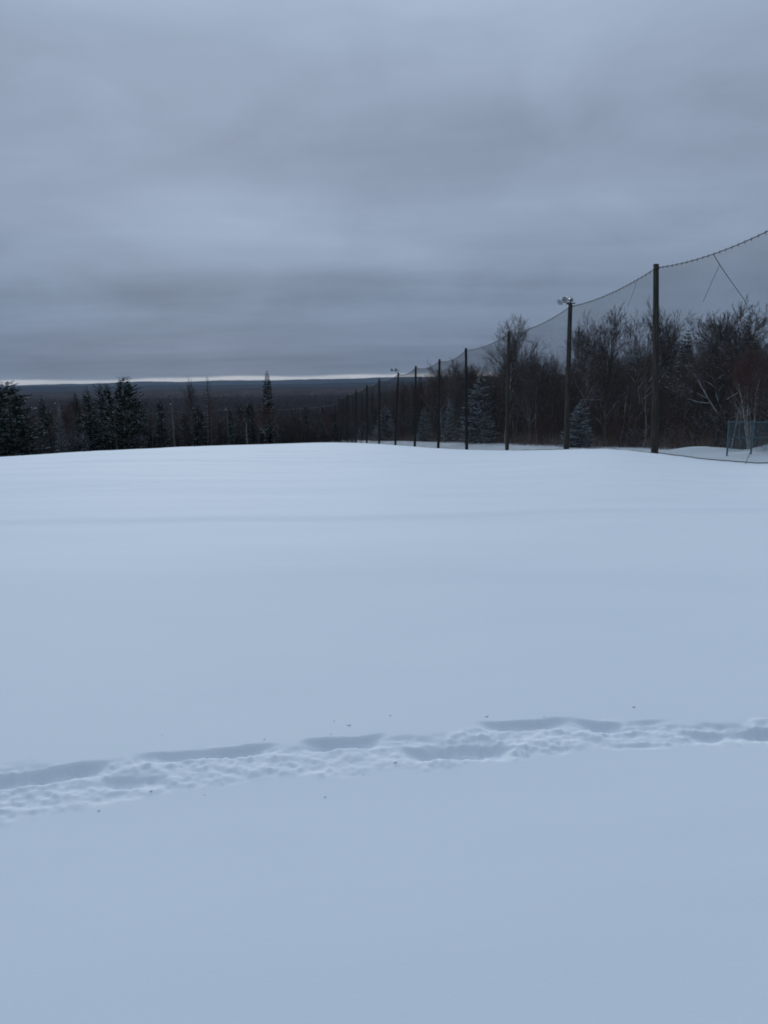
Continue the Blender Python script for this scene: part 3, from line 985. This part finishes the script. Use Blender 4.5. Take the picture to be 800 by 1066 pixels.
# ------------------------------------------------------------------ net poles
POLE_LABEL = [
    'wooden net pole nearest the photographer, at the near end of the net',
    'tallest thick weathered wooden net pole in the picture',
    'wooden net pole with white floodlights at its top',
    'wooden net pole just right of the tall pale birch',
    'dark net pole in front of the largest snow-covered spruce',
    'dark net pole left of the largest snowy spruce, second right of the lamp-topped pole',
    'dark net pole in front of the small rounded snowy spruce',
    'dark net pole with a small lamp on a bracket at its top',
    'thin dark net pole, first beyond the lamp-topped pole',
    'thin dark net pole, second beyond the lamp-topped pole',
    'thin dark net pole, third beyond the lamp-topped pole',
    'thin dark net pole, fourth beyond the lamp-topped pole',
    'thin dark net pole at the far end of the row']
for i, (b, tp) in enumerate(POLES):
    z0 = gz(b[0], b[1])
    o = empty('net_pole', (b[0], b[1], z0), POLE_LABEL[i], 'pole', 'poles holding up the long net')
    top = tp - np.array([b[0], b[1], z0])
    ns = 10
    mt = MAT['pole'] if i < 4 else MAT['dark_pole']
    rb, rt = (.23, .165) if i < 3 else (.19, .14)
    if i == 0: rb, rt = .24, .17
    V, Fc = [], []
    k = 14
    for q in range(ns + 1):
        u = q / ns
        c = top * u + np.array([math.sin(u * 3 + i) * .025, 0, 0]) + (np.array([0, 0, -.4]) if q == 0 else 0)
        rad = rb + (rt - rb) * u
        for j in range(k):
            th = 6.2832 * j / k
            V.append((c[0] + math.cos(th) * rad, c[1] + math.sin(th) * rad, c[2]))
    for j in range(k): V.append((top[0] + math.sin(3 + i) * .025, top[1], top[2] + .03))
    for q in range(ns + 1):
        for j in range(k):
            Fc.append((q * k + j, q * k + (j + 1) % k, (q + 1) * k + (j + 1) % k, (q + 1) * k + j))
    link('shaft', make_mesh('shaft', np.array(V), np.array(Fc), mt, True), o)
    # steel band that carries the cable
    v, f = lathe([(rt + .004, -.06), (rt + .03, -.06), (rt + .03, .06), (rt + .004, .06)], 14)
    bd = link('cable_band', make_mesh('cable_band', v, f, MAT['lamp_dark']), o)
    bd.location = top - np.array([0, 0, .22])

    def lamp(loc, aim, sc, mat='lamp_white'):
        v, f = lathe([(.0, -.30), (.07, -.29), (.09, -.20), (.12, -.12), (.22, .02), (.27, .10), (.285, .10), (.285, .13), (.26, .13)], 16)
        l = link('floodlight', make_mesh('floodlight', v * sc, f, MAT[mat], True), o)
        l.location = loc
        l.rotation_euler = Vector(aim).to_track_quat('Z', 'Y').to_euler()
        v, f = lathe([(.26, .115), (.18, .135), (0.0, .145)], 16)
        link('lens', make_mesh('lens', v * sc, f, MAT['lens'], True), l)

    if i == 2:
        c = top
        br = [(c + np.array([0, 0, .05]), c + np.array([-.8, -.1, .12]), .035, .03), (c + np.array([-.35, 0, -.02]), c + np.array([.35, -.1, .02]), .05, .05),
              (c + np.array([0, -.05, -.05]), c + np.array([0, -.05, .3]), .04, .03), (c + np.array([-.8, -.1, .12]), c + np.array([-.4, -.25, .34]), .025, .025)]
        link('bracket', tube_mesh('bracket', br, 8, MAT['lamp_dark']), o)
        lamp(c + np.array([-.84, -.25, .17]), (-.62, -.45, -.62), 1.0)
        lamp(c + np.array([-.46, -.35, .36]), (-.6, -.5, -.55), .95)
        lamp(c + np.array([.03, .1, .33]), (.3, .9, -.3), .7, 'lens')
    if i == 7:
        c = top
        br = [(c + np.array([0, 0, -.05]), c + np.array([-.6, -.1, .35]), .05, .04), (c + np.array([-1.1, -.1, .38]), c + np.array([.1, -.1, .38]), .045, .045)]
        link('bracket', tube_mesh('bracket', br, 8, MAT['lamp_dark']), o)
        lamp(c + np.array([-1.05, -.2, .5]), (-.6, -.6, -.2), .9, 'lens')
        lamp(c + np.array([-.35, -.2, .55]), (-.3, -.7, -.2), .8, 'lens')

# ------------------------------------------------------------------ netting
SAG = [.46, .34, .40, .35, .5, .5, .5, .5, .5, .5, .5, .5]
NET_LABEL = ['black netting span right of the tallest pole, with slack ropes hanging', 'black netting span between the tallest pole and the floodlight pole',
             'black netting span left of the floodlight pole', 'black netting span in front of the tall birch',
             'black netting span left of the largest snowy spruce', 'black netting span above the snow-dusted spruce between snowy spruces',
             'black netting span ending at the lamp-topped pole',
             'far netting span, first beyond the lamp-topped pole', 'far netting span, second beyond the lamp-topped pole', 'far netting span, third beyond the lamp-topped pole',
             'far netting span, fourth beyond the lamp-topped pole', 'far netting span at the end of the pole row']


def net_pt(i, u, v):
    b0, t0 = POLES[i]; b1, t1 = POLES[i + 1]
    u = np.asarray(u, float); v = np.asarray(v, float)
    bt = b0[None] * (1 - u[:, None]) + b1[None] * u[:, None]
    bt[:, 2] = ground(bt[:, 0].copy(), bt[:, 1].copy()) + (.13 if i == 0 else .05)
    tpp = t0[None] * (1 - u[:, None]) + t1[None] * u[:, None]
    tpp[:, 2] -= .22 + SAG[i] * 4 * u * (1 - u)
    P = bt * (1 - v[:, None]) + tpp * v[:, None]
    bill = .25 * np.sin(u * math.pi) * np.sin(v * math.pi) * np.sin(u * 7 + i)
    P[:, :2] += LN[None] * bill[:, None]
    return P


for i in range(12):
    b0, t0 = POLES[i]; b1, t1 = POLES[i + 1]
    o = empty('net_span', (b0 + b1) / 2, NET_LABEL[i], 'netting', 'spans of the long net')
    org = np.array(o.location)
    sp = .065 if i < 3 else (.085 if i < 6 else .14)
    wr = .0775 * sp / 2 * 1.4
    W = np.linalg.norm(b1 - b0); H = t0[2] - b0[2]
    S0, S1 = [], []
    nu, nv = int(W / sp), int(H / sp)
    K = 10
    for a in range(nu + 1):
        P = net_pt(i, np.full(K + 1, a / nu), np.linspace(0, 1, K + 1))
        S0.append(P[:-1]); S1.append(P[1:])
    for a in range(nv + 1):
        P = net_pt(i, np.linspace(0, 1, K + 1), np.full(K + 1, a / nv))
        S0.append(P[:-1]); S1.append(P[1:])
    S0 = np.concatenate(S0) - org; S1 = np.concatenate(S1) - org
    v, f = tubes(S0, S1, np.full(len(S0), wr), np.full(len(S0), wr), 3)
    link('mesh_netting', make_mesh('mesh_netting', v, f, MAT['twine']), o)
    U = np.linspace(0, 1, 25)
    P = net_pt(i, U, np.ones(25)) - org
    segs = [(P[q], P[q + 1], .026, .026) for q in range(24)]
    # lashings along the cable
    Q = net_pt(i, np.linspace(.02, .98, 26), np.ones(26)) - org
    segs += [(q + np.array([0, 0, .07]), q - np.array([0, 0, .10]), .02, .02) for q in Q]
    link('top_cable', tube_mesh('top_cable', segs, 6, MAT['cable']), o)
    P = net_pt(i, U, np.zeros(25)) - org
    link('bottom_rope', tube_mesh('bottom_rope', [(P[q], P[q + 1], .03, .03) for q in range(24)], 6, MAT['cable']), o)

    def on_net(px, py):
        d_ = ray(px, py)
        n3 = np.array([LN[0], LN[1], 0])
        tt = (np.array([L0[0], L0[1], 0]) @ n3) / (d_ @ n3)
        return d_ * tt - n3 * .04 - org
    if i == 0:
        ch = [(744, 265.5), (751, 277), (762, 293), (775, 311), (785, 330)]
        Pn = [on_net(*c) for c in ch]
        link('slack_rope', tube_mesh('slack_rope', [(Pn[q], Pn[q + 1], .022 - .003 * q, .022 - .003 * q) for q in range(4)], 5, MAT['cable']), o)
        ch = [(750, 276), (742, 293), (733, 314)]
        Pn = [on_net(*c) for c in ch]
        link('slack_rope', tube_mesh('slack_rope', [(Pn[q], Pn[q + 1], .013, .012) for q in range(2)], 5, MAT['cable']), o)
    if i == 1:
        Pn = [on_net(664, 292), on_net(660, 304), on_net(654, 320)]
        link('slack_rope', tube_mesh('slack_rope', [(Pn[q], Pn[q + 1], .010, .010) for q in range(2)], 5, MAT['cable']), o)

# ------------------------------------------------------------------ mesh fence at the right
FY = 50.0
fp = [at(757.3, 469, FY), at(782, 470, FY + .2)]
fd = (fp[1] - fp[0]); fd[2] = 0
fo_ = empty('mesh_fence', (fp[0][0], fp[0][1], gz(fp[0][0], fp[0][1])), 'blue-green steel mesh fence panel run at the right beside birches', 'fence')
org = np.array(fo_.location)
npost = 5
posts = []
for q in range(npost):
    p = fp[0] + fd * q
    zt = at(757.3 + 24.7 * q, 438.5 + .8 * q * .3, FY)[2]
    g0 = gz(p[0], p[1])
    posts.append((np.array([p[0], p[1], g0]) - org, np.array([p[0], p[1], zt]) - org))
for q, (a, b) in enumerate(posts):
    po = link('post', tube_mesh('post', [(a - np.array([0, 0, .3]), b, .055, .055), (b, b + np.array([0, 0, .05]), .062, .02)], 10, MAT['fence']), fo_)
for q in range(npost - 1):
    a, b = posts[q], posts[q + 1]
    link('rail', tube_mesh('rail', [(a[1] - np.array([0, 0, .06]), b[1] - np.array([0, 0, .06]), .045, .045)], 8, MAT['fence']), fo_)
    link('rail', tube_mesh('rail', [((a[1] - np.array([0, 0, 1.08])), (b[1] - np.array([0, 0, 1.06])), .042, .042)], 8, MAT['fence']), fo_)
    S0, S1 = [], []
    w = np.linalg.norm((b[0] - a[0])[:2]); hgt = 1.95; stp = .06
    ux = (b[0] - a[0]) / w; ux[2] = 0
    top = a[1] - np.array([0, 0, .06])
    m = np.arange(-hgt, w, stp)
    for c in m:
        x0, x1 = max(c, 0), min(c + hgt, w)
        if x1 - x0 < .02: continue
        S0.append(top + ux * x0 - np.array([0, 0, x0 - c])); S1.append(top + ux * x1 - np.array([0, 0, x1 - c]))
        S0.append(top + ux * x0 - np.array([0, 0, hgt - (x0 - c)])); S1.append(top + ux * x1 - np.array([0, 0, hgt - (x1 - c)]))
    v, f = tubes(S0, S1, np.full(len(S0), .0040), np.full(len(S0), .0040), 3)
    link('wire_mesh', make_mesh('wire_mesh', v, f, MAT['fence']), fo_)

# tie rope from the fence foot to the net foot
p0 = fp[1].copy(); p0[2] = gz(p0[0], p0[1]) + .25
p1 = at(776, 484, 40.6); p1[2] = gz(p1[0], p1[1]) + .04
pm = (p0 + p1) / 2; pm[2] = max(pm[2] - .02, gz(pm[0], pm[1]) + .05)
o = empty('tie_rope', p0, 'dark tie rope running from the mesh fence foot to the net', 'rope')
link('strand', tube_mesh('strand', [(p0 - p0, pm - p0, .02, .02), (pm - p0, p1 - p0, .02, .02)], 6, MAT['cable']), o)

# ------------------------------------------------------------------ utility poles beyond the crest
UP = [(59, 417.5, 104, 'grey utility pole beside the thin snow-dusted spruce'), (119, 427, 106, 'grey utility pole before the tallest ragged pine'),
      (179, 418.5, 106, 'grey utility pole right of the lone short spruce'), (236.5, 426, 110, 'grey utility pole with a crossarm, left of the tallest narrow spruce'),
      (256.5, 440, 103, 'short pale stub pole left of the tallest narrow spruce')]
tops = []
for q, (px, yt, Y, lab) in enumerate(UP):
    p = at(px, yt, Y)
    g = gz(p[0], p[1])
    o = empty('utility_pole', (p[0], p[1], g), lab, 'pole', 'utility poles beyond the field crest')
    h = p[2] - g
    link('shaft', tube_mesh('shaft', [((0, 0, -.4), (0, 0, h * .5), .13, .11), ((0, 0, h * .5), (0, 0, h), .11, .085), ((0, 0, h), (0, 0, h + .03), .085, .01)], 10, MAT['grey_pole']), o)
    if q < 4:
        if q == 3:
            v, f = box(-.55, -.1, h - .15, 1.7, .1, .12)
            link('crossarm', make_mesh('crossarm', v, f, MAT['grey_pole']), o)
        v, f = lathe([(.0, 0), (.05, .0), (.05, .05), (.03, .07), (.05, .1), (.03, .14), (0, .15)], 8)
        ins = link('insulator', make_mesh('insulator', v, f, MAT['lamp_white'], True), o)
        ins.location = (-.15, -.12, h - .35 if q != 3 else h - .09)
        tops.append(np.array([p[0] - .15, p[1] - .12, p[2] - .3]))
wp = [at(20, 430, 104), at(119, 430, 106), at(179, 428, 106), at(236.5, 424.5, 110), at(352, 420.5, 200)]
wp[1] = tops[1] + np.array([0, 0, -.1]); wp[2] = tops[2] + np.array([0, 0, -.95]); wp[3] = tops[3] + np.array([0, 0, .25])
o = empty('power_line', wp[1], 'pale overhead wire strung along the utility poles', 'wire')
segs = []
for q in range(1, 4):
    a, b = wp[q], wp[q + 1]
    pts = [a * (1 - t) + b * t - np.array([0, 0, .45 * 4 * t * (1 - t) * (1.3 if q == 3 else .6)]) for t in np.linspace(0, 1, 15)]
    segs += [(pts[k] - wp[1], pts[k + 1] - wp[1], .02, .02) for k in range(14)]
link('wire', tube_mesh('wire', segs, 5, MAT['wire']), o)

# ------------------------------------------------------------------ haze
v, f = box(0, 0, 0, 44000, 44000, 140)
v = v + np.array([0, 0, -72 - .0 + 70 - 4.0])
hm = bpy.data.materials.new('valley_air')
hm.use_nodes = True
nt = hm.node_tree
nt.nodes.remove(nt.nodes['Principled BSDF'])
pv = nt.nodes.new('ShaderNodeVolumePrincipled')
pv.inputs['Color'].default_value = (.56, .73, .98, 1)
pv.inputs['Density'].default_value = 2.5e-5
pv.inputs['Anisotropy'].default_value = 0
nt.links.new(pv.outputs[0], nt.nodes['Material Output'].inputs['Volume'])
tag(link('haze', make_mesh('haze', v, f, hm)), kind='stuff')

# ------------------------------------------------------------------ light
SUN_EL, SUN_AZ = R(13), R(-14)       # azimuth from +Y towards +X
sd = bpy.data.lights.new('sun', 'SUN')
sd.energy = 1.4
sd.angle = R(30)
sd.color = (1, .99, .97)
so = bpy.data.objects.new('sun', sd)
COL.objects.link(so)
dirn = Vector((-math.cos(SUN_EL) * math.sin(SUN_AZ), -math.cos(SUN_EL) * math.cos(SUN_AZ), -math.sin(SUN_EL)))
so.rotation_euler = dirn.to_track_quat('-Z', 'Y').to_euler()

w = bpy.data.worlds.new('World')
scene.world = w
w.use_nodes = True
nt = w.node_tree
N = nt.nodes.new
Lk = nt.links.new
bg = nt.nodes['Background']
STR = .1
bg.inputs['Strength'].default_value = STR
sky = N('ShaderNodeTexSky')
sky.sky_type = 'NISHITA'
sky.sun_disc = False
sky.sun_elevation = SUN_EL
sky.sun_rotation = SUN_AZ
tc = N('ShaderNodeTexCoord')
sx = N('ShaderNodeSeparateXYZ')
Lk(tc.outputs['Generated'], sx.inputs[0])


def math_(op, a, b=None, c=None, clamp=False):
    n = N('ShaderNodeMath')
    n.operation = op
    n.use_clamp = clamp
    for i, v_ in enumerate((a, b, c)):
        if v_ is None: continue
        if isinstance(v_, (int, float)): n.inputs[i].default_value = v_
        else: Lk(v_, n.inputs[i])
    return n.outputs[0]


zc = math_('MAXIMUM', sx.outputs['Z'], 0.0)
# cloud deck: direction projected on a flat layer
den = math_('ADD', zc, .07)
cu = math_('DIVIDE', sx.outputs['X'], den)
cvv = math_('DIVIDE', sx.outputs['Y'], den)
cb = N('ShaderNodeCombineXYZ')
Lk(cu, cb.inputs[0]); Lk(cvv, cb.inputs[1])


def cnoise(scale, detail, rough, vs, loc=(0, 0, 0)):
    mp = N('ShaderNodeMapping')
    mp.inputs['Scale'].default_value = vs
    mp.inputs['Location'].default_value = loc
    Lk(cb.outputs[0], mp.inputs['Vector'])
    n = N('ShaderNodeTexNoise')
    n.inputs['Scale'].default_value = scale
    n.inputs['Detail'].default_value = detail
    n.inputs['Roughness'].default_value = rough
    n.inputs['Distortion'].default_value = .3
    Lk(mp.outputs[0], n.inputs['Vector'])
    return n.outputs['Fac']


n1 = cnoise(.55, 5, .5, (.55, 1, 1), (3.1, 1.4, 0))
n2 = cnoise(1.5, 6, .55, (.5, 1.0, 1), (7.7, 2.2, 0))
def anoise(scale, detail, vs, loc, dist=.6):
    mp = N('ShaderNodeMapping')
    mp.inputs['Scale'].default_value = vs
    mp.inputs['Location'].default_value = loc
    Lk(tc.outputs['Generated'], mp.inputs['Vector'])
    n = N('ShaderNodeTexNoise')
    n.inputs['Scale'].default_value = scale
    n.inputs['Detail'].default_value = detail
    n.inputs['Roughness'].default_value = .5
    n.inputs['Distortion'].default_value = dist
    Lk(mp.outputs[0], n.inputs['Vector'])
    return math_('SUBTRACT', n.outputs['Fac'], .5)


def patch_(px, py, wx, wz, amt):
    # one soft thick or thin place in the cloud deck
    d0 = ray(px, py); d0 = d0 / np.linalg.norm(d0)
    ex = math_('DIVIDE', math_('SUBTRACT', sx.outputs['X'], float(d0[0])), wx)
    ez = math_('DIVIDE', math_('SUBTRACT', sx.outputs['Z'], float(d0[2])), wz)
    r = math_('SQRT', math_('ADD', math_('MULTIPLY', ex, ex), math_('MULTIPLY', ez, ez)))
    r = math_('ADD', r, math_('MULTIPLY', b1, 1.6))
    g = math_('SUBTRACT', 1.0, r, clamp=True)
    g = math_('MULTIPLY', math_('MULTIPLY', g, g), math_('SUBTRACT', 3.0, math_('MULTIPLY', g, 2.0)))
    return math_('MULTIPLY', math_('MULTIPLY', g, math_('GREATER_THAN', sx.outputs['Y'], 0.0)), amt)


b1 = anoise(5, 4, (1, 1, 2.2), (2.3, .4, 1.1))
b2 = anoise(15, 4, (1, 1, 2.0), (5.1, 3.3, .2))
nsum = math_('ADD', math_('MULTIPLY', math_('SUBTRACT', n1, .5), .45), math_('MULTIPLY', math_('SUBTRACT', n2, .5), .30))
nsum = math_('ADD', nsum, math_('ADD', math_('MULTIPLY', b1, .38), math_('MULTIPLY', b2, .09)))
for a_ in ((235, 232, .22, .075, .26), (420, 262, .14, .035, .09), (235, 300, .5, .04, -.14), (560, 120, .3, .10, -.02), (380, 40, .4, .08, .05), (640, 205, .2, .04, .05)):
    nsum = math_('ADD', nsum, patch_(*a_))
elev_j = math_('MULTIPLY', nsum, .010)
zj = math_('MAXIMUM', math_('ADD', zc, math_('MULTIPLY', anoise(9, 4, (1, 1, 3), (1, 1, 1), .4), .007)), 0.0)
ze = math_('SQRT', zj)
ramp = N('ShaderNodeValToRGB')
cr = ramp.color_ramp
cr.interpolation = 'EASE'
stops = [  # sin(elevation), radiance
    (.0, (.57, .58, .58)), (.0032, (.57, .58, .58)), (.0066, (0.166, 0.219, 0.300)), (.02, (0.148, 0.199, 0.285)), (.045, (0.177, 0.233, 0.330)),
    (.09, (0.203, 0.267, 0.370)), (.15, (0.248, 0.314, 0.425)), (.20, (0.270, 0.337, 0.450)), (.27, (0.276, 0.339, 0.455)), (.34, (0.305, 0.375, 0.495)),
    (.42, (0.358, 0.449, 0.580)), (.6, (0.444, 0.541, 0.680)), (.8, (0.492, 0.607, 0.760)), (1.0, (0.503, 0.617, 0.770))]
while len(cr.elements) > 1: cr.elements.remove(cr.elements[0])
for i, (zv, c) in enumerate(stops):
    e = cr.elements[0] if i == 0 else cr.elements.new(math.sqrt(zv))
    e.position = math.sqrt(zv)
    e.color = (*c, 1)
Lk(ze, ramp.inputs['Fac'])
side = math_('MULTIPLY_ADD', math_('MULTIPLY', sx.outputs['Y'], math_('SUBTRACT', 1.0, math_('MULTIPLY', zc, .5))), .42, 0.0)
side = math_('MULTIPLY', side, math_('MULTIPLY', math_('SUBTRACT', zc, .40), 4.0, clamp=True))
back = math_('MULTIPLY', math_('MINIMUM', sx.outputs['Y'], 0.0), .45)
gain = math_('ADD', math_('MULTIPLY_ADD', nsum, .9, 1.0), math_('ADD', side, back))
# no mottling inside the clear strip
vm = N('ShaderNodeVectorMath'); vm.operation = 'SCALE'
Lk(ramp.outputs['Color'], vm.inputs[0]); Lk(gain, vm.inputs['Scale'])
vs = N('ShaderNodeVectorMath'); vs.operation = 'SCALE'
Lk(vm.outputs[0], vs.inputs[0]); vs.inputs['Scale'].default_value = 1 / STR
mx = N('ShaderNodeMix'); mx.data_type = 'RGBA'
mx.inputs['Factor'].default_value = .996
Lk(sky.outputs[0], mx.inputs['A']); Lk(vs.outputs[0], mx.inputs['B'])
Lk(mx.outputs['Result'], bg.inputs['Color'])

vsn = scene.view_settings
vsn.view_transform = 'Standard'
vsn.look = 'None'
vsn.exposure = 0
vsn.gamma = 1
vsn.use_curve_mapping = False
scene.render.engine = 'CYCLES'
scene.cycles.adaptive_threshold = .01
scene.cycles.filter_width = 1.8
scene.cycles.max_bounces = 4
scene.cycles.diffuse_bounces = 2
scene.cycles.volume_bounces = 1
scene.cycles.use_denoising = True
scene.cycles.denoising_prefilter = 'ACCURATE'
scene.cycles.denoising_input_passes = 'RGB_ALBEDO_NORMAL'
scene.cycles.denoiser = 'OPENIMAGEDENOISE'
